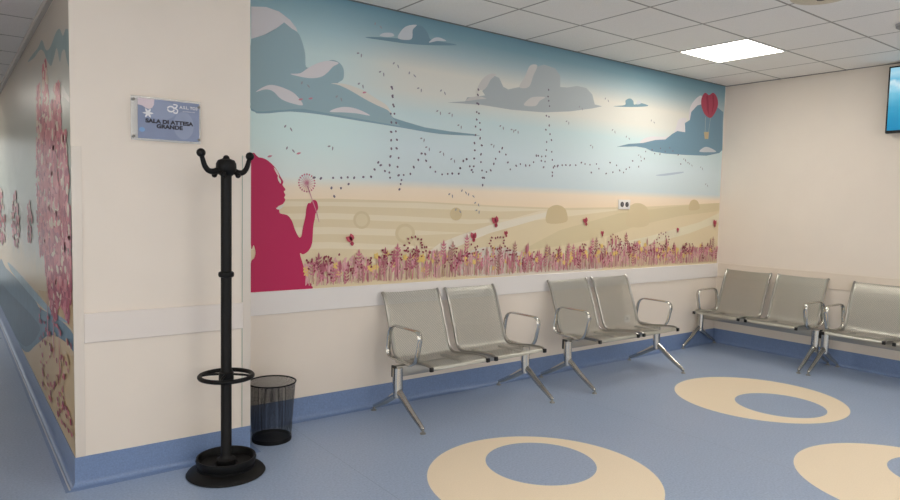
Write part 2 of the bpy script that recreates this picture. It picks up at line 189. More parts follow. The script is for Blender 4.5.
def ceiling_mat(ox, oy, name, lx=.6, ly=.6):
    m = mat(name, (205,198,188), .85, spec=.1); nt = m.node_tree; b = nt.nodes['Principled BSDF']
    tc = nt.nodes.new('ShaderNodeTexCoord'); sp = nt.nodes.new('ShaderNodeSeparateXYZ'); nt.links.new(tc.outputs['Object'], sp.inputs[0])
    def line(o, off, pitch, w):
        f = math_node(nt, 'FRACT', math_node(nt, 'ADD', math_node(nt, 'DIVIDE', math_node(nt, 'SUBTRACT', o, off), pitch), .5))
        return math_node(nt, 'LESS_THAN', math_node(nt, 'ABSOLUTE', math_node(nt, 'SUBTRACT', f, .5)), w/pitch)
    g = math_node(nt, 'MAXIMUM', line(sp.outputs[0], ox, lx, .008), line(sp.outputs[1], oy, ly, .008))
    n = nt.nodes.new('ShaderNodeTexNoise'); n.inputs['Scale'].default_value = 180; nt.links.new(tc.outputs['Object'], n.inputs['Vector'])
    r = nt.nodes.new('ShaderNodeValToRGB'); r.color_ramp.elements[0].position = .3; r.color_ramp.elements[1].position = .6
    r.color_ramp.elements[0].color = lin((238,233,226))+(1,); r.color_ramp.elements[1].color = lin((246,241,234))+(1,)
    nt.links.new(n.outputs['Fac'], r.inputs['Fac'])
    mx = nt.nodes.new('ShaderNodeMix'); mx.data_type = 'RGBA'
    nt.links.new(g, mx.inputs[0]); nt.links.new(r.outputs[0], mx.inputs[6]); mx.inputs[7].default_value = lin((170,163,154))+(1,)
    nt.links.new(mx.outputs[2], b.inputs['Base Color'])
    return m
CEIL = ceiling_mat(-1.715, -.578, 'mineral ceiling tiles')
CEIL_HALL = ceiling_mat(-6.124, -.35, 'corridor ceiling tiles')
def perforated(name, col, pitch, rad, width=None):
    m = mat(name, col, .42, metal=.75); nt = m.node_tree; b = nt.nodes['Principled BSDF']
    tc = nt.nodes.new('ShaderNodeTexCoord'); sp = nt.nodes.new('ShaderNodeSeparateXYZ'); nt.links.new(tc.outputs['UV'], sp.inputs[0])
    u, v = sp.outputs[0], sp.outputs[1]
    def fr(x): return math_node(nt, 'SUBTRACT', math_node(nt, 'FRACT', x), .5)
    a = fr(math_node(nt, 'DIVIDE', math_node(nt, 'ADD', u, v), pitch)); c = fr(math_node(nt, 'DIVIDE', math_node(nt, 'SUBTRACT', u, v), pitch))
    d = math_node(nt, 'ADD', math_node(nt, 'MULTIPLY', a, a), math_node(nt, 'MULTIPLY', c, c))
    hole = math_node(nt, 'LESS_THAN', d, rad*rad)
    if width:
        ok = math_node(nt, 'MULTIPLY', math_node(nt, 'GREATER_THAN', u, .022), math_node(nt, 'LESS_THAN', u, width-.022))
        ok = math_node(nt, 'MULTIPLY', ok, math_node(nt, 'GREATER_THAN', v, .03))
        hole = math_node(nt, 'MULTIPLY', hole, ok)
    nt.links.new(math_node(nt, 'SUBTRACT', 1, hole), b.inputs['Alpha'])
    return m
PERF = perforated('perforated steel sheet', (180,179,170), .015, .36, .47)
MESHM = perforated('black wire mesh', (16,16,17), .0075, .39)
MESHM.node_tree.nodes['Principled BSDF'].inputs['Metallic'].default_value = 0
def paint(name, c): return mat('print '+name, c, .5, spec=.25)
# ------------------------------------------------------------------ room shell
Y0, X0, YH = -7.4, -9.0, 8.0
def plane(lo, hi):
    bm = bmesh.new(); box(bm, lo, hi); return bm
struct('floor', plane((X0-.1,Y0-.1,-.1),(.1,YH+.1,0)), FLOOR)
struct('ceiling', plane((X0,Y0,H),(0,0,H+.1)), CEIL)
struct('trim_1', plane((X0,YP,2.47),(XL,YH,2.73)), CEIL_HALL)
struct('wall_back', plane((XL+.1,0,0),(.1,.1,H)), WALL)
struct('wall_right', plane((0,Y0,0),(.1,0,H)), WALL)
struct('wall_front', plane((X0,Y0-.1,0),(.1,Y0,H)), WALL)
struct('wall_left', plane((X0-.1,Y0,0),(X0,YH,H)), WALL)
struct('wall_corridor', plane((XL,YP,0),(XP,0,H)), WALL)
struct('wall_corridor_inner', plane((XL,0,0),(XL+.1,YH,H)), WALL)
struct('wall_corridor_end', plane((X0,YH,0),(XL+.1,YH+.1,H)), WALL)
# chair rails
bm = bmesh.new(); box(bm,(XP,-.012,.708),(0,0,.853),.002,1); struct('trim_2', bm, mat('rail laminate',(232,227,223),.4))
bm = bmesh.new(); box(bm,(-.012,Y0,.708),(0,-.012,.858),.002,1); struct('trim_3', bm, mat('rail paint',(226,213,197),.5))
bm = bmesh.new(); box(bm,(-6.08,YP-.010,.706),(-5.302,YP,.851),.002,1); struct('trim_4', bm, mat('rail paint grey',(228,219,211),.45))
# corner guards
bm = bmesh.new(); box(bm,(XL,YP-.004,.148),(XL+.044,YP,1.65)); struct('trim_5', bm, GUARD)
bm = bmesh.new(); box(bm,(XP-.042,YP-.004,.148),(XP+.004,YP,1.655)); box(bm,(XP,YP,.148),(XP+.004,YP+.045,1.655)); struct('trim_6', bm, GUARD)
bm = bmesh.new(); box(bm,(XP-.0445,YP-.003,.148),(XP-.0415,YP-.0002,1.655)); struct('trim_7', bm, mat('guard edge',(140,165,150),.4))
# coved blue skirting: profile swept along each wall
def skirting(name, a, b, nrm, ext0=0, ext1=0):
    bm = bmesh.new(); a, b, n = Vector(a), Vector(b), Vector(nrm); d = (b-a).normalized()
    prof = [(0,.1475),(.004,.1475),(.004,.03)] + [(.004+.022*(1-math.cos(t)), .03-.0285*math.sin(t)) for t in (PI/8,PI/4,3*PI/8,PI/2)] + [(.05,.0008),(.05,0)]
    L = []
    for u, z in prof:
        L.append((bm.verts.new(a - d*u*ext0 + n*u + Vector((0,0,z))), bm.verts.new(b + d*u*ext1 + n*u + Vector((0,0,z)))))
    for (p,q),(r,s) in zip(L, L[1:]): bm.faces.new((p,q,s,r))
    struct(name, bm, BASE, True)
skirting('baseboard_back', (XP,0,0), (0,0,0), (0,-1,0), 0, -1)
skirting('baseboard_right', (0,0,0), (0,Y0,0), (-1,0,0), -1, 0)
skirting('baseboard_corridor', (XL,YP,0), (XP,YP,0), (0,-1,0), 1, 1)
skirting('baseboard_corridor_left', (XL,YH,0), (XL,YP,0), (-1,0,0), 0, 1)
skirting('baseboard_corridor_right', (XP,YP,0), (XP,0,0), (1,0,0), 1, -1)
bm = bmesh.new(); tube(bm, [(XL-.030,YH,.0035),(XL-.030,YP-.030,.0035)], .004, 6, flat=.5, side=(1,0,0)); struct('trim_8', bm, BASE_GLINT)  # thin pale bead standing in for the highlight along the corridor skirting
bm = bmesh.new(); box(bm,(XL-.03,YP+.05,2.435),(XL,YH,2.47),.004,1); struct('trim_9', bm, mat('corridor cornice',(200,192,182),.6))
bm = bmesh.new(); box(bm,(XP,-.014,H-.005),(0,0,H)); box(bm,(-.014,Y0,H-.005),(0,-.014,H)); struct('trim_10', bm, mat('shaded ceiling edge',(120,118,114),.6))  # edge strip coloured dark for the soft shadow where walls meet ceiling
# floor inlays: cream rings with an offset hole
def ring(cx, cy, r, ix, iy, ir, label):
    bm = bmesh.new(); n = 72
    A = [bm.verts.new((cx+r*math.cos(2*PI*i/n), cy+r*math.sin(2*PI*i/n), .0006)) for i in range(n)]
    B = [bm.verts.new((ix+ir*math.cos(2*PI*i/n), iy+ir*math.sin(2*PI*i/n), .0006)) for i in range(n)]
    A2 = [bm.verts.new((v.co.x, v.co.y, 0)) for v in A]; B2 = [bm.verts.new((v.co.x, v.co.y, 0)) for v in B]
    for i in range(n):
        j = (i+1)%n
        bm.faces.new((A[i],A[j],B[j],B[i])); bm.faces.new((A2[i],A2[j],A[j],A[i])); bm.faces.new((B[i],B[j],B2[j],B2[i]))
    tag(obj('floor_inlay', bm, CREAM_FLOOR, None, False), label, 'floor inlay', 'cream ring inlays in the blue floor')
ring(-1.69,-1.40,.605,-1.737,-1.59,.305, 'cream ring inlaid in the blue floor in front of the bench on the right wall')
ring(-4.13,-1.54,.61,-4.0,-1.39,.305, 'cream ring inlaid in the blue floor in front of the bench nearest the coat stand')
ring(-2.52,-2.73,.60,-2.27,-2.80,.30, 'cream ring inlaid in the blue floor, the one nearest the viewer at the right edge')
# ------------------------------------------------------------------ main mural
def sky_material():
    m = mat('mural sky print', (170,185,185), .5, spec=.25); nt = m.node_tree; b = nt.nodes['Principled BSDF']
    tc = nt.nodes.new('ShaderNodeTexCoord'); sp = nt.nodes.new('ShaderNodeSeparateXYZ'); nt.links.new(tc.outputs['Object'], sp.inputs[0])
    def ramp(stops):
        mr = nt.nodes.new('ShaderNodeMapRange'); mr.inputs[1].default_value = .85; mr.inputs[2].default_value = 2.73
        nt.links.new(sp.outputs[2], mr.inputs[0]); r = nt.nodes.new('ShaderNodeValToRGB'); e = r.color_ramp.elements
        st = [((z-.85)/1.88, c) for z, c in stops]
        e[0].position, e[0].color = st[0][0], lin(st[0][1])+(1,); e[1].position, e[1].color = st[-1][0], lin(st[-1][1])+(1,)
        for p_, c_ in st[1:-1]:
            q = e.new(p_); q.color = lin(c_)+(1,)
        nt.links.new(mr.outputs[0], r.inputs[0]); return r.outputs[0]
    right = ramp([(.85,(237,215,178)),(1.42,(244,223,193)),(1.52,(244,227,204)),(1.58,(210,223,225)),(1.8,(214,229,233)),(2.05,(206,226,227)),(2.2,(225,225,216)),(2.36,(225,223,213)),(2.5,(173,193,197)),(2.62,(130,164,176)),(2.73,(113,149,164))])
    left = ramp([(.85,(237,215,178)),(1.40,(244,223,193)),(1.50,(244,229,206)),(1.57,(227,237,233)),(1.8,(220,242,240)),(2.0,(218,242,240)),(2.15,(214,231,229)),(2.35,(206,227,227)),(2.5,(176,206,212)),(2.73,(116,155,172))])
    n = nt.nodes.new('ShaderNodeTexNoise'); n.inputs['Scale'].default_value = .8; nt.links.new(tc.outputs['Object'], n.inputs['Vector'])
    mr = nt.nodes.new('ShaderNodeMapRange'); mr.interpolation_type = 'SMOOTHSTEP'; mr.inputs[1].default_value = -4.7; mr.inputs[2].default_value = -3.9
    nt.links.new(sp.outputs[0], mr.inputs[0])
    mx = nt.nodes.new('ShaderNodeMix'); mx.data_type = 'RGBA'
    nt.links.new(mr.outputs[0], mx.inputs[0]); nt.links.new(left, mx.inputs[6]); nt.links.new(right, mx.inputs[7])
    nt.links.new(mx.outputs[2], b.inputs['Base Color']); return m
PC = {'field':(228,211,176),'pale':(236,222,194),'pale2':(232,222,194),'hill':(220,204,166),'road':(236,226,206),'cloudw':(226,216,200),
 'bale':(220,202,164),'bale2':(227,211,176),'bale3':(214,194,154),'c1':(158,184,192),'c1d':(140,170,182),'cream':(226,222,212),'white':(224,220,222),'white2':(204,208,212),'white3':(206,204,200),
 'c2':(120,150,164),'c3':(176,184,186),'c4':(128,160,172),'c5':(120,152,170),'strip':(184,200,214),'balloon':(178,74,94),'balloond':(156,58,80),'basket':(200,180,140),'line':(170,180,180),
 'girl':(190,44,92),'dot':(122,112,126),'bird':(158,158,164),'pinkm':(206,140,156),'fly':(196,84,100),'flyd':(166,60,80),'stem1':(210,168,156),'stem2':(184,138,130),'stem3':(218,190,168),'stem4':(186,160,120),
 'fl1':(224,168,172),'fl2':(206,128,144),'fl3':(232,200,120),'fl4':(140,54,74),'fl5':(224,176,176),'fl6':(176,104,116)}
PM = {k: paint(k, v) for k, v in PC.items()}
P = Paint(lambda a, b, l: (min(a,-.0165), -.0008-.00006*l, b))
P.poly([(XP,.853),(-.0165,.853),(-.0165,H-.005),(XP,H-.005)], sky_material())
for col, sm, pts in MURAL:
    P.poly(spline(pts, 4, True) if sm else pts, PM[col])
P.k += 1; L = P.k
(dx, dz), = DANDELION[0]
for i in range(20):
    a = 2*PI*i/20; P.poly(stroke(dx,dz,dx+.055*math.cos(a),dz+.055*math.sin(a),.003), PM['pinkm'], (L,L+3))
    P.poly(blob(dx+.055*math.cos(a),dz+.055*math.sin(a),.006,.006,6), PM['fl2'], L)
st = DANDELION[1]
for a, b in zip(st, st[1:]): P.poly(stroke(a[0],a[1],b[0],b[1],.008), PM['pinkm'], L)
for x, z in DOTS: P.poly(blob(x, z, .0095*(.8+.5*random.random()), .008, 6, random.random()*3), PM['dot'], L)
for x, z in BIRDS:
    a = random.uniform(-.6,.6)
    P.poly(leaf(x-.02,z,.024,.011,a+.8), PM['bird'], L); P.poly(leaf(x+.018,z+.006,.03,.010,a-1.2), PM['bird'], L)
for x, z in PINKMARKS: P.poly(leaf(x,z,.035,.012,.3), PM['pinkm'], L)
# flower meadow: stems first, then heads
def meadow(n, hmin, hmax, stems, heads, x0=-4.77, x1=-.03):
    La = P.k+1; Lb = P.k+9; P.k += 22
    for i in range(n):
        x = x0+(x1-x0)*(i+random.random())/n
        h = random.uniform(hmin, hmax)*(1+.12*math.sin(x*3)); t = x+random.uniform(-.02,.02)
        P.poly(stroke(x,.868+.02*random.random(),t,.86+h,.007*random.uniform(.6,1.3)), PM[random.choice(stems)], (La,La+7))
        k = random.choice(heads)
        if k == 'leaf':
            c = PM[random.choice(('fl2','fl6','stem2'))]
            P.poly(leaf(t,.86+h,.05,.014,PI/2), c, (Lb,Lb+12))
            for q in range(4):
                zz = .86+h-.022*q
                P.poly(leaf(t,zz,.032,.010,.7), c, (Lb,Lb+12)); P.poly(leaf(t,zz,.032,.010,PI-.7), c, (Lb,Lb+12))
        elif k == 'spike':
            c = PM[random.choice(('fl6','stem2','fl2'))]; P.poly(leaf(t,.86+h-.05,.09,.022,PI/2), c, (Lb,Lb+12))
        elif k == 'berry':
            for q in range(7):
                P.poly(leaf(t+random.uniform(-.045,.045),.86+h+random.uniform(-.04,.035),.02,.014,random.random()*6), PM['fl4'], (Lb,Lb+12))
        elif k == 'yellow':
            for q in range(5): P.poly(leaf(t,.86+h,.026,.016,q*1.256), PM['fl3'], (Lb,Lb+12))
        else:
            c = PM[random.choice(('fl1','fl2','fl5','fl1'))]
            for q in range(4): P.poly(leaf(t+random.uniform(-.01,.01),.86+h-q*.015,.03,.016,PI/2+random.uniform(-1,1)), c, (Lb,Lb+12))
meadow(300, .06, .17, ('stem3','stem1','fl5','pale'), ('pink','pink','yellow','pink','spike','spike'))
meadow(200, .09, .19, ('stem1','stem2','fl1','stem4'), ('pink','leaf','yellow','pink','berry','spike'))
meadow(90, .12, .22, ('stem2','stem1','fl2'), ('pink','leaf','spike','pink','yellow','berry'))
meadow(34, .19, .27, ('stem2','fl6'), ('leaf','leaf','spike','berry'))
P.k += 12
for (cx, cz) in ((-3.93,1.12),(-3.15,1.12),(-1.72,1.11),(-1.0,1.12)):   # round berry wreaths
    for q in range(16):
        a = 2*PI*q/16; r = .030+.035*random.random()
        P.poly(leaf(cx+r*1.4*math.cos(a),cz+r*math.sin(a),.022,.014,a), PM['fl4'], (P.k-6,P.k))
for x, z, s in BUTTERFLIES:
    s *= .8; q = random.uniform(-.5,.5)
    P.poly(leaf(x,z,s,s*.6,2.2+q), PM['fly'], P.k+1); P.poly(leaf(x,z,s*.9,s*.6,1.4+q), PM['fly'], P.k+1); P.poly(leaf(x+s*.2,z-s*.3,s*.55,s*.5,2.6+q), PM['flyd'], P.k+3)
tag(obj('wall_mural', P.bm, P.mats, None, False), 'large printed wall mural of clouds, fields, flowers and a magenta girl silhouette blowing a dandelion', 'mural')
# ------------------------------------------------------------------ corridor mural (glossy print)
def gl(name, c, r=.33): 
    m = mat('corridor print '+name, c, r, spec=.08, noise=.10, nscale=9); return m
GC = {'teal':gl('teal',(140,160,160)),'white':gl('white',(215,210,200)),'blue':gl('blue',(104,134,154)),'blued':gl('deep blue',(84,110,130)),'bluel':gl('pale blue',(150,178,192)),'sand':gl('sand',(205,182,140)),'tan':gl('tan',(204,172,122))}
def hall_base():
    m = gl('ground', (170,168,150)); nt = m.node_tree; b = nt.nodes['Principled BSDF']; b.inputs['Specular IOR Level'].default_value = .3
    tc = nt.nodes.new('ShaderNodeTexCoord'); sp = nt.nodes.new('ShaderNodeSeparateXYZ'); nt.links.new(tc.outputs['Object'], sp.inputs[0])
    n = nt.nodes.new('ShaderNodeTexNoise'); n.inputs['Scale'].default_value = 3; n.inputs['Detail'].default_value = 6; nt.links.new(tc.outputs['Object'], n.inputs['Vector'])
    zz = math_node(nt, 'MULTIPLY_ADD', n.outputs['Fac'], .25, math_node(nt, 'SUBTRACT', sp.outputs[2], .125))
    mr = nt.nodes.new('ShaderNodeMapRange'); mr.inputs[1].default_value = .1; mr.inputs[2].default_value = 2.5; nt.links.new(zz, mr.inputs[0])
    r = nt.nodes.new('ShaderNodeValToRGB'); e = r.color_ramp.elements
    st = [(0,(206,178,130)),(.2,(214,184,136)),(.34,(206,186,150)),(.42,(176,178,170)),(.6,(170,180,165)),(.8,(186,184,172)),(.92,(196,184,168)),(1,(190,178,162))]
    e[0].position, e[0].color = 0, lin(st[0][1])+(1,); e[1].position, e[1].color = 1, lin(st[-1][1])+(1,)
    for p_, c_ in st[1:-1]: q = e.new(p_); q.color = lin(c_)+(1,)
    nt.links.new(mr.outputs[0], r.inputs[0]); nt.links.new(r.outputs[0], b.inputs['Base Color']); return m
Q = Paint(lambda a, b, l: (XL-.0008-.00006*l, max(a, YP+.002), b))
Q.poly([(YP+.002,.149),(7.9,.149),(7.9,2.43),(YP+.002,2.43)], hall_base())
for col, sm, pts in HALL: Q.poly(spline(pts, 4, True) if sm else pts, GC[col])
pinks = [gl('blossom rose',(204,104,114)), gl('blossom pale',(216,130,138)), gl('blossom deep',(172,54,80)), gl('blossom cream',(226,204,184)), gl('blossom berry',(160,50,80))]
def blossom(y, z0, z1, w, n, drip=True):
    Q.k += 1; base = Q.k; Q.k += 10
    for i in range(n):
        t = random.random(); z = z1+(z0-z1)*t
        ww = w*(.35+.65*min(1, t*2.2))*(1 if t < .8 else (1-t)*5*.6+.4)
        a = y+random.uniform(-ww,ww)
        c = random.choices(pinks, (5,3,1+7*t,2.6*(1-t)+.5,4*t))[0]
        Q.poly(blob(a, z, w*random.uniform(.10,.28), random.uniform(.012,.04), 6, random.uniform(-.2,.2)), c, (base,base+2))
for (y, z0, z1, w, n) in ((.92,1.05,2.08,.22,420),(.58,.9,2.16,.24,520),(.08,.85,1.98,.24,600),(-.14,.80,1.72,.20,420),(.36,.74,1.9,.30,800),(1.62,1.08,1.36,.22,40),(2.8,.98,1.42,.42,60),(4.6,.9,1.46,.6,60)):
    blossom(y, z0, z1, w, n)
for i in range(90):
    y = random.uniform(YP+.03, 1.1); z = random.uniform(.2,.72); 
    Q.poly(blob(y, z, random.uniform(.02,.05), random.uniform(.008,.02), 6), random.choice((pinks[2],pinks[0],GC['tan'],pinks[4])), (Q.k,Q.k+6))
for y, z0, z1 in ((.35,.5,.85),(.62,.55,.9),(.12,.45,.7)): Q.poly(stroke(y,z0,y,z1,.03), pinks[0], Q.k+8)
tag(obj('corridor_mural', Q.bm, Q.mats, None, False), 'glossy corridor wall mural of tall pink blossom trees over a blue river', 'mural')
FILL_PANE = mat('window daylight', (230,235,240), .1, emit=(255,250,242), estr=1.2)  # glow of the added panes that lift the ambient light
def fill_window(name, a, b, z0, z1, nrm, n):
    a, b, nv = Vector(a), Vector(b), Vector(nrm); d = (b-a)/n; bm = bmesh.new()
    def bar(p, q, lo, hi, dep=.05):
        p2, q2 = p + nv*dep, q + nv*dep
        xs = sorted((min(p.x,q.x,p2.x,q2.x), max(p.x,q.x,p2.x,q2.x))); ys = sorted((min(p.y,q.y,p2.y,q2.y), max(p.y,q.y,p2.y,q2.y)))
        box(bm, (xs[0],ys[0],lo), (xs[1],ys[1],hi))
    e = d.normalized()*.04
    for i in range(n+1): bar(a+d*i-e, a+d*i+e, z0, z1)
    bar(a, b, z0-.06, z0); bar(a, b, z1, z1+.06)
    w = struct(name, bm, WHITE)
    for i in range(n):
        bm = bmesh.new(); bar(a+d*i+e, a+d*(i+1)-e, z0, z1, .02); obj('glass_pane', bm, FILL_PANE, w, False)
fill_window('fill_window_1', (-8.6,Y0,0), (-.6,Y0,0), .5, 2.5, (0,1,0), 6)  # unseen, added behind the view to light walls and ceiling
fill_window('fill_window_2', (X0,-6.8,0), (X0,-1.0,0), .5, 2.5, (1,0,0), 4)  # second unseen glowing row, added on the left for the same fill
# glazed door at the far end of the corridor
GL = mat('daylight pane', (220,230,240), .1, emit=(235,238,236), estr=1.1)
fr = struct('door_1', (lambda b: (box(b,(-8.3,YH-.04,0),(-8.22,YH,2.3)), box(b,(-6.3,YH-.04,0),(-6.22,YH,2.3)), box(b,(-7.3,YH-.04,0),(-7.22,YH,2.3)), box(b,(-8.22,YH-.04,2.22),(-6.3,YH,2.3)), box(b,(-8.22,YH-.04,0),(-6.3,YH,.12)), box(b,(-8.22,YH-.04,1.0),(-6.3,YH,1.08)), b)[-1])(bmesh.new()), WHITE)
bm = bmesh.new(); box(bm,(-8.22,YH-.02,.12),(-7.3,YH-.01,1.0)); box(bm,(-7.22,YH-.02,.12),(-6.3,YH-.01,1.0)); box(bm,(-8.22,YH-.02,1.08),(-7.3,YH-.01,2.22)); box(bm,(-7.22,YH-.02,1.08),(-6.3,YH-.01,2.22))
o = obj('glass_pane', bm, GL, fr, False)
# ------------------------------------------------------------------ waiting benches
def path_profile():
    P0 = [(-.270,.376),(-.264,.391),(-.245,.399),(-.20,.400),(-.12,.394),(-.03,.382),(.05,.371),(.095,.371),(.128,.384),(.146,.408),(.160,.44),(.188,.52),(.224,.62),(.254,.70),(.275,.748),(.294,.782),(.310,.800)]
    return spline(P0, 3)
PR = path_profile()
BEND = min(range(len(PR)), key=lambda i: (PR[i][0]-.125)**2+(PR[i][1]-.377)**2)
def sheet(prof, x0, x1, off=0, nx=6):
    bm = bmesh.new(); uvl = bm.loops.layers.uv.new('UVMap'); s = 0; rows = []
    for i, (y, z) in enumerate(prof):
        if i: s += math.hypot(y-prof[i-1][0], z-prof[i-1][1])
        rows.append((s+off, [bm.verts.new((x0+(x1-x0)*j/nx, y, z-.004*math.sin(PI*j/nx))) for j in range(nx+1)]))
    for (s0, A), (s1, B) in zip(rows, rows[1:]):
        for j in range(nx):
            f = bm.faces.new((A[j],A[j+1],B[j+1],B[j]))
            for l, (u, v) in zip(f.loops, ((j,s0),(j+1,s0),(j+1,s1),(j,s1))): l[uvl].uv = ((x1-x0)*u/nx, v)
    return bm
def make_bench():
    t = thing('waiting_bench', '', 'bench', group='steel two seat waiting benches')
    for x0, x1 in ((-.507,-.037),(.037,.507)):
        obj('seat', sheet(PR[:BEND+1], x0, x1), PERF, t)
        obj('backrest', sheet(PR[BEND:], x0, x1, .05), PERF, t)
        for x in (x0, x1):
            bm = bmesh.new(); tube(bm, [(x,y,z) for y,z in PR], .0105, 8); r = obj('side_rail', bm, STEEL, t)
            bm = bmesh.new(); box(bm,(x-.013,-.282,.368),(x+.013,-.264,.397),.004,2); obj('end_cap', bm, BLACKP, r)
        bm = bmesh.new(); c = (x0+x1)/2
        box(bm,(c-.15,-.16,.355),(c-.11,.09,.370),.003,1); obj('seat_bracket', bm, STEEL, t)
        bm = bmesh.new(); box(bm,(c+.11,-.16,.355),(c+.15,.09,.370),.003,1); obj('seat_bracket', bm, STEEL, t)
    bm = bmesh.new(); box(bm,(-.60,-.02,.290),(.60,.02,.362),.004,2); b = obj('beam', bm, STEEL, t)
    for s in (-1,1):
        bm = bmesh.new(); box(bm,(s*.606-.007,-.025,.287),(s*.606+.007,.025,.365),.003,1); obj('end_cap', bm, BLACKP, b)
    for s in (-1,1):
        X = s*.532
        loop = rounded([(X,.195,.385),(X,.160,.605),(X,-.195,.605),(X,-.135,.375)], .075, 6)
        bm = bmesh.new(); tube(bm, loop, .019, 10, closed=True, flat=.42, side=(1,0,0))
        box(bm,(min(X,s*.50),-.06,.357),(max(X,s*.50),.10,.372),.003,1)
        obj('armrest', bm, CHROME, t)
        X = s*.578-.012
        bm = bmesh.new()
        # upright column, then two tapering splayed feet
        tube(bm, [(X,-.02,.355),(X,-.02,.26),(X,-.025,.20),(X,-.03,.160)], [.036,.036,.034,.031], 12, flat=.8)
        tube(bm, spline([(X,-.015,.205),(X,-.07,.178),(X,-.17,.110),(X,-.290,.038),(X,-.308,.026)],3), [.029-.0014*i for i in range(13)], 10, flat=.85)
        tube(bm, spline([(X,-.045,.190),(X,.01,.165),(X,.11,.105),(X,.225,.046),(X,.265,.030)],3), [.027-.0013*i for i in range(13)], 10, flat=.85)
        l = obj('leg', bm, CHROME, t)
        for y in (-.308,.265):
            bm = bmesh.new(); lathe(bm,[(0,.0),(.019,.0),(.019,.006),(.008,.012),(.008,.024),(0,.024)],14,(X,y,0)); obj('foot_pad', bm, STEEL, l)
    return t
bench = make_bench()
spots = [((-3.70,-.335,0),.02,'steel two seat waiting bench under the flower mural, nearest the coat stand and waste bin'),
 ((-2.09,-.335,0),0,'steel two seat waiting bench under the mural, further from the coat stand'),
 ((-.322,-.635,0),-PI/2,'steel two seat waiting bench on the plain right wall, beside the room corner'),
 ((-.322,-1.875,0),-PI/2,'steel two seat waiting bench below the television, cut by the right edge')]
for i, (loc, rz, lab) in enumerate(spots):
    b = bench if i == 0 else copy_tree(bench)
    b.location = loc; b.rotation_euler = (0,0,rz); b['label'] = lab
# ------------------------------------------------------------------ coat stand
CX, CY = -5.468, -.57
t = thing('coat_stand', 'tall black coat stand with two curved hooks and an umbrella ring', 'coat stand', (CX,CY,0), .22)
bm = bmesh.new(); lathe(bm, [(0,0),(.190,0),(.197,.006),(.190,.016),(.16,.030),(.145,.036),(.145,.045),(0,.045)], 48); obj('base', bm, BLACKM, t)
bm = bmesh.new(); lathe(bm, [(.128,.045),(.142,.047),(.150,.078),(.147,.090),(.139,.088),(.130,.055),(.06,.050),(.055,.045)], 48); obj('drip_tray', bm, BLACKM, t)
bm = bmesh.new(); lathe(bm, [(.05,.048),(.05,.075),(.034,.085),(.027,.10),(.0265,1.585),(0,1.585)], 24)
obj('pole', bm, BLACKM, t)
bm = bmesh.new(); lathe(bm, [(.0295,1.02),(.037,1.024),(.039,1.035),(.037,1.046),(.0295,1.05)], 24); obj('collar', bm, BLACKM, t)
bm = bmesh.new()
tube(bm, [(.13*math.cos(2*PI*i/40),.13*math.sin(2*PI*i/40),.51) for i in range(40)], .0115, 10, closed=True)
o = obj('umbrella_ring', bm, BLACKM, t)
for k in range(4):
    a = PI/4+k*PI/2; bm = bmesh.new(); tube(bm,[(.028*math.cos(a),.028*math.sin(a),.52),(.09*math.cos(a),.09*math.sin(a),.516),(.128*math.cos(a),.128*math.sin(a),.51)],.006,8); obj('spoke', bm, BLACKM, o)
bm = bmesh.new(); lathe(bm, [(.030,.485),(.037,.49),(.037,.53),(.030,.535)], 24); obj('collar', bm, BLACKM, t)
bm = bmesh.new(); lathe(bm, [(.030,1.535),(.046,1.55),(.05,1.575),(.049,1.595),(.040,1.612),(.018,1.620),(.014,1.625),(0,1.626)], 24); obj('hub', bm, BLACKM, t)
bm = bmesh.new(); ball(bm,(0,0,1.622),.016); obj('finial', bm, BLACKM, t)
for s in (-1,1):
    bm = bmesh.new(); pts = spline([(s*.03,0,1.568),(s*.065,0,1.553),(s*.095,0,1.555),(s*.116,0,1.577),(s*.127,0,1.608),(s*.134,0,1.630)],4)
    tube(bm, pts, [.0165-.0003*i for i in range(len(pts))], 12); ball(bm,(s*.136,0,1.640),.022,14); obj('hook', bm, BLACKM, t)
for k in range(4):
    a = PI/4+k*PI/2; c, s = math.cos(a), math.sin(a); bm = bmesh.new()
    tube(bm,[(.03*c,.03*s,1.555),(.05*c,.05*s,1.545),(.056*c,.056*s,1.538)],.009,8); ball(bm,(.058*c,.058*s,1.537),.014,12)
    obj('peg', bm, BLACKM, t)
# ------------------------------------------------------------------ waste bin
BX, BY = -5.085, -.235
t = thing('waste_bin', 'round black wire mesh waste bin on the floor behind the coat stand', 'waste bin', (BX,BY,0))
def bin_body():
    bm = bmesh.new(); uvl = bm.loops.layers.uv.new('UVMap'); n = 48; R = []
    for r, z in ((.112,.022),(.123,.16),(.136,.345)): R.append([bm.verts.new((r*math.cos(2*PI*i/n), r*math.sin(2*PI*i/n), z)) for i in range(n)])
    for a, (A, B) in enumerate(zip(R, R[1:])):
        for i in range(n):
            f = bm.faces.new((A[i],A[(i+1)%n],B[(i+1)%n],B[i])); v0, v1 = (.022,.16,.345)[a], (.022,.16,.345)[a+1]
            for l, (u, v) in zip(f.loops, ((i,v0),(i+1,v0),(i+1,v1),(i,v1))): l[uvl].uv = (u*.0165, v)
    return bm
obj('mesh_body', bin_body(), MESHM, t)
bm = bmesh.new(); tube(bm, [(.137*math.cos(2*PI*i/40),.137*math.sin(2*PI*i/40),.348) for i in range(40)], .0045, 8, closed=True); obj('rim', bm, BLACKM, t)
bm = bmesh.new(); lathe(bm,[(0,.003),(.108,.003),(.113,.0),(.115,.012),(.114,.024),(.111,.024),(.108,.008),(0,.008)],40); obj('base', bm, BLACKM, t)
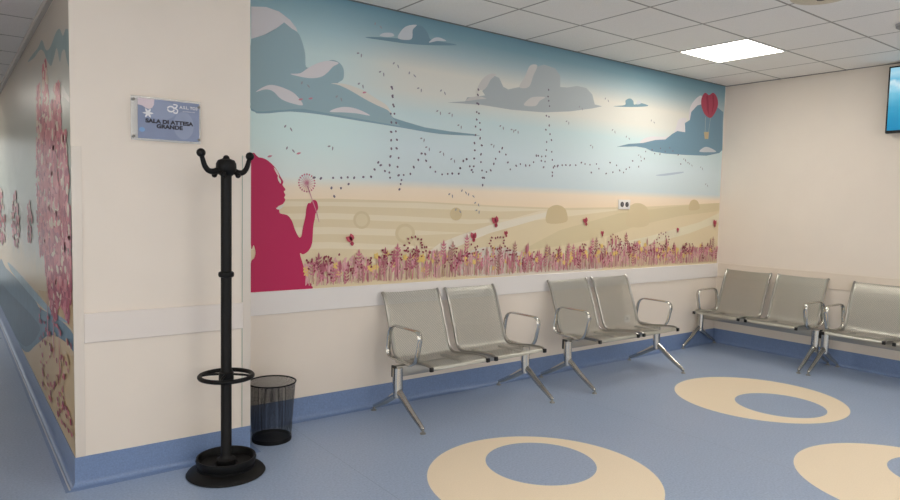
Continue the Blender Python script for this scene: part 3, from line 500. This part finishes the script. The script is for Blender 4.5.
# ------------------------------------------------------------------ room sign
def text(body, size, m, parent, loc, name='lettering', rot=(PI/2,0,0), bold=.0, sx=1):
    cu = bpy.data.curves.new(name, 'FONT'); cu.body = body; cu.size = size; cu.align_x = 'CENTER'; cu.align_y = 'CENTER'; cu.extrude = .0003; cu.offset = bold
    cu.space_line = .9
    tmp = bpy.data.objects.new('t', cu); C.objects.link(tmp); dg = bpy.context.evaluated_depsgraph_get(); dg.update()
    me = bpy.data.meshes.new_from_object(tmp.evaluated_get(dg)); bpy.data.objects.remove(tmp)
    me.materials.clear(); me.materials.append(m)
    o = bpy.data.objects.new(name, me); C.objects.link(o); o.parent = parent; o.location = loc; o.rotation_euler = rot; o.scale = (sx,1,1)
    return o
STANDOFF = mat('dull steel', (120,118,114), .5, metal=.6)
SX, SZ = -5.698, 1.806
t = thing('room_sign', 'blue grey acrylic waiting room sign with clear margins on the pale wall', 'sign', (SX,YP-.018,SZ))
acr = mat('clear acrylic', (235,238,238), .05); b = acr.node_tree.nodes['Principled BSDF']; b.inputs['Transmission Weight'].default_value = .0; b.inputs['Alpha'].default_value = .28
bm = bmesh.new(); box(bm,(-.168,-.003,-.108),(.165,.003,.108),.001,1); obj('acrylic_plate', bm, acr, t)
SG = Paint(lambda a, b, l: (a, -.0034-.0002*l, b))
SG.poly([(-.137,-.098),(.158,-.098),(.158,.098),(-.137,.098)], mat('sign print', (126,138,168), .3, noise=.04, nscale=9))
s2 = mat('sign print light', (140,151,178), .3); pk = mat('sign pink', (216,200,206), .3); wh = mat('sign white', (225,225,228), .3); bl = mat('sign blue blot', (120,160,206), .3)
SG.poly(blob(-.03,.05,.075,.05,24), s2); SG.poly(blob(.08,-.02,.05,.07,24), s2)
SG.poly([(-.137,.098),(-.137,.066),(-.115,.062),(-.10,.052),(-.085,.048),(-.07,.056),(-.062,.07),(-.06,.098)], pk)
SG.poly(blob(-.118,-.055,.014,.012,12), bl)
for i in range(6):
    a = i*PI/3; SG.poly(leaf(-.09,.028,.026,.010,a), wh, SG.k+1)
for i in range(2): SG.poly(leaf(-.125+.06*i,.028,.03,.004,.15), s2, SG.k+1)
obj('printed_panel', SG.bm, SG.mats, t, False)
ink = mat('sign dark ink', (38,38,52), .5)
text('SALA DI ATTESA\nGRANDE', .0265, ink, t, (.012,-.0052,-.022), 'lettering', bold=.0014, sx=1.17)
text('A.S.L. TO3', .020, wh, t, (.105,-.0052,.071), 'lettering', bold=.0004)
text('Azienda Sanitaria Locale', .0062, wh, t, (.105,-.0052,.052), 'lettering')
LG = bmesh.new()
tube(LG, [(.018+.016*math.cos(a),-.0052,.058+.013*math.sin(a)) for a in [2*PI*i/20 for i in range(20)]], .0035, 6, closed=True, flat=.15, side=(0,0,1))
tube(LG, spline([(.030,-.0052,.082),(.048,-.0052,.080),(.044,-.0052,.068),(.036,-.0052,.064),(.050,-.0052,.056),(.046,-.0052,.040),(.030,-.0052,.042)],4), .0032, 6, flat=.15)
o = obj('logo', LG, wh, t)
for x, z in ((-.156,.090),(-.156,-.090),(.156,.080),(.156,-.086)):
    bm = bmesh.new(); 
    me_pts = [(x,-.009,z),(x,.018,z)]
    tube(bm, me_pts, .0065, 12); obj('standoff', bm, STANDOFF, t)
# ------------------------------------------------------------------ sockets
def socket(name, label, loc, rz, w, h, n, dark=True):
    t = thing(name, label, 'socket', loc, rz)
    bm = bmesh.new(); box(bm,(-w/2,-.009,-h/2),(w/2,0,h/2),.003,2); obj('cover_plate', bm, mat('white socket plastic',(240,236,230),.35), t)
    for i in range(n):
        cx = (i-(n-1)/2)*w*.42
        bm = bmesh.new(); tube(bm,[(cx,-.006,0),(cx,-.0105,0)],.024 if dark else .016,20); o = obj('outlet', bm, mat('outlet insert',(70,66,66) if dark else (205,200,195),.5), t)
        bm = bmesh.new()
        for q in (-.011,0,.011): tube(bm,[(cx+.0,-.0106,q),(cx,-.0114,q)],.0028,8)
        obj('pin_hole', bm, DARK if not dark else mat('pin', (200,196,190), .4), o)
    return t
socket('wall_socket', 'white double power socket set in the mural field beside a hay bale', (-1.615,-.004,1.452), 0, .165, .088, 2)
socket('wall_socket', 'small white power socket low on the wall behind the second mural bench', (-1.50,0,.38), 0, .085, .07, 1, False)
# ------------------------------------------------------------------ television
t = thing('television', 'black framed wall television showing blue water under pale sky', 'television', (-.065,-2.07,2.40), -PI/2)
bm = bmesh.new(); box(bm,(-.51,-.03,-.285),(.51,.022,.285),.006,2); obj('casing', bm, mat('tv plastic',(16,16,20),.3), t)
def tv_mat():
    m = mat('tv picture', (20,60,90), .2); nt = m.node_tree; b = nt.nodes['Principled BSDF']
    tc = nt.nodes.new('ShaderNodeTexCoord'); sp = nt.nodes.new('ShaderNodeSeparateXYZ'); nt.links.new(tc.outputs['Object'], sp.inputs[0])
    n = nt.nodes.new('ShaderNodeTexNoise'); n.inputs['Scale'].default_value = 7; n.inputs['Detail'].default_value = 5; nt.links.new(tc.outputs['Object'], n.inputs['Vector'])
    zz = math_node(nt, 'MULTIPLY_ADD', n.outputs['Fac'], .16, math_node(nt, 'SUBTRACT', sp.outputs[2], .08))
    mr = nt.nodes.new('ShaderNodeMapRange'); mr.inputs[1].default_value = -.27; mr.inputs[2].default_value = .27; nt.links.new(zz, mr.inputs[0])
    r = nt.nodes.new('ShaderNodeValToRGB'); e = r.color_ramp.elements
    e[0].position, e[0].color = 0, lin((24,130,172))+(1,); e[1].position, e[1].color = 1, lin((150,205,225))+(1,)
    for p_, c_ in ((.35,(34,150,186)),(.6,(60,168,196)),(.68,(120,190,212)),(.74,(190,220,228)),(.8,(100,180,210)),(.9,(170,212,226))):
        q = e.new(p_); q.color = lin(c_)+(1,)
    nt.links.new(mr.outputs[0], r.inputs[0]); nt.links.new(r.outputs[0], b.inputs['Emission Color']); b.inputs['Emission Strength'].default_value = .95
    return m
bm = bmesh.new(); box(bm,(-.495,-.032,-.262),(.495,-.0302,.270)); obj('screen', bm, tv_mat(), t, False)
bm = bmesh.new(); box(bm,(-.15,.020,-.1),(.15,.060,.1),.003,1); obj('wall_bracket', bm, DARK, t)
# ------------------------------------------------------------------ ceiling fittings
LIGHTM = mat('lit diffuser', (255,255,255), .5, emit=(255,247,236), estr=18.0)
FRM = mat('light frame', (225,222,216), .5)
def ceiling_light(x, y, label):
    t = thing('ceiling_light', label, 'ceiling light', (x,y,H), 0, 'square ceiling light panels')
    bm = bmesh.new()
    for lo, hi in (((-.298,-.298,-.006),(.298,-.286,0)),((-.298,.286,-.006),(.298,.298,0)),((-.298,-.286,-.006),(-.286,.286,0)),((.286,-.286,-.006),(.298,.286,0))): box(bm, lo, hi)
    obj('frame', bm, FRM, t, False)
    bm = bmesh.new(); box(bm,(-.286,-.286,-.004),(.286,.286,0)); obj('diffuser', bm, LIGHTM, t, False)
ceiling_light(-1.415,-.878,'glowing square light panel in the tiled ceiling, the only one in view')
for x, y in ((-1.415,-3.878),(-4.415,-3.278),(-4.415,-5.678),(-1.415,-6.278),(-7.415,-5.678),(-7.415,-2.678)):
    ceiling_light(x, y, 'square light panel in the tiled ceiling behind the viewpoint')
t = thing('ceiling_light', 'square light panel in the lower corridor ceiling', 'ceiling light', (-7.3,4.5,2.47))
bm = bmesh.new(); box(bm,(-.29,-.29,-.006),(.29,.29,0)); obj('diffuser', bm, LIGHTM, t, False)
t = thing('ceiling_speaker', 'round cream ceiling speaker with dark centre at the top edge', 'ceiling speaker', (-2.335,-1.985,H))
bm = bmesh.new(); lathe(bm,[(0,-.012),(.08,-.012),(.13,-.010),(.165,-.004),(.17,0)],40); obj('grille', bm, mat('cream grille',(214,200,176),.6,noise=.1,nscale=60), t)
bm = bmesh.new(); lathe(bm,[(0,-.024),(.022,-.022),(.03,-.012)],20); obj('centre_cap', bm, mat('dark cap',(70,60,52),.5), t)
t = thing('smoke_detector', 'grey round smoke detector on the ceiling above the television', 'smoke detector', (-1.30,-2.105,H))
bm = bmesh.new(); lathe(bm,[(0,-.030),(.062,-.030),(.075,-.022),(.078,0)],32); obj('base', bm, mat('grey plastic',(150,148,146),.5), t)
bm = bmesh.new(); lathe(bm,[(0,-.056),(.034,-.054),(.048,-.044),(.050,-.030)],32); obj('sensor_head', bm, mat('dark grey plastic',(60,58,58),.5), t)
# ------------------------------------------------------------------ camera, world, colour
loc, R_, U_, F_, f_ = CAM
cam = bpy.data.objects.new('camera', bpy.data.cameras.new('camera')); C.objects.link(cam)
R_, U_, F_ = Vector(R_), Vector(U_), Vector(F_)
M = Matrix(((R_.x,U_.x,-F_.x,loc[0]),(R_.y,U_.y,-F_.y,loc[1]),(R_.z,U_.z,-F_.z,loc[2]),(0,0,0,1)))
cam.matrix_world = M; cam.data.sensor_fit = 'HORIZONTAL'; cam.data.sensor_width = 36; cam.data.lens = f_*36/900; cam.data.clip_start = .05
sc = bpy.context.scene; sc.camera = cam
w = bpy.data.worlds.new('world'); sc.world = w; w.use_nodes = True
w.node_tree.nodes['Background'].inputs[0].default_value = (.8,.8,.8,1); w.node_tree.nodes['Background'].inputs[1].default_value = .2
sc.view_settings.view_transform = 'Standard'; sc.view_settings.look = 'None'; sc.view_settings.exposure = 0
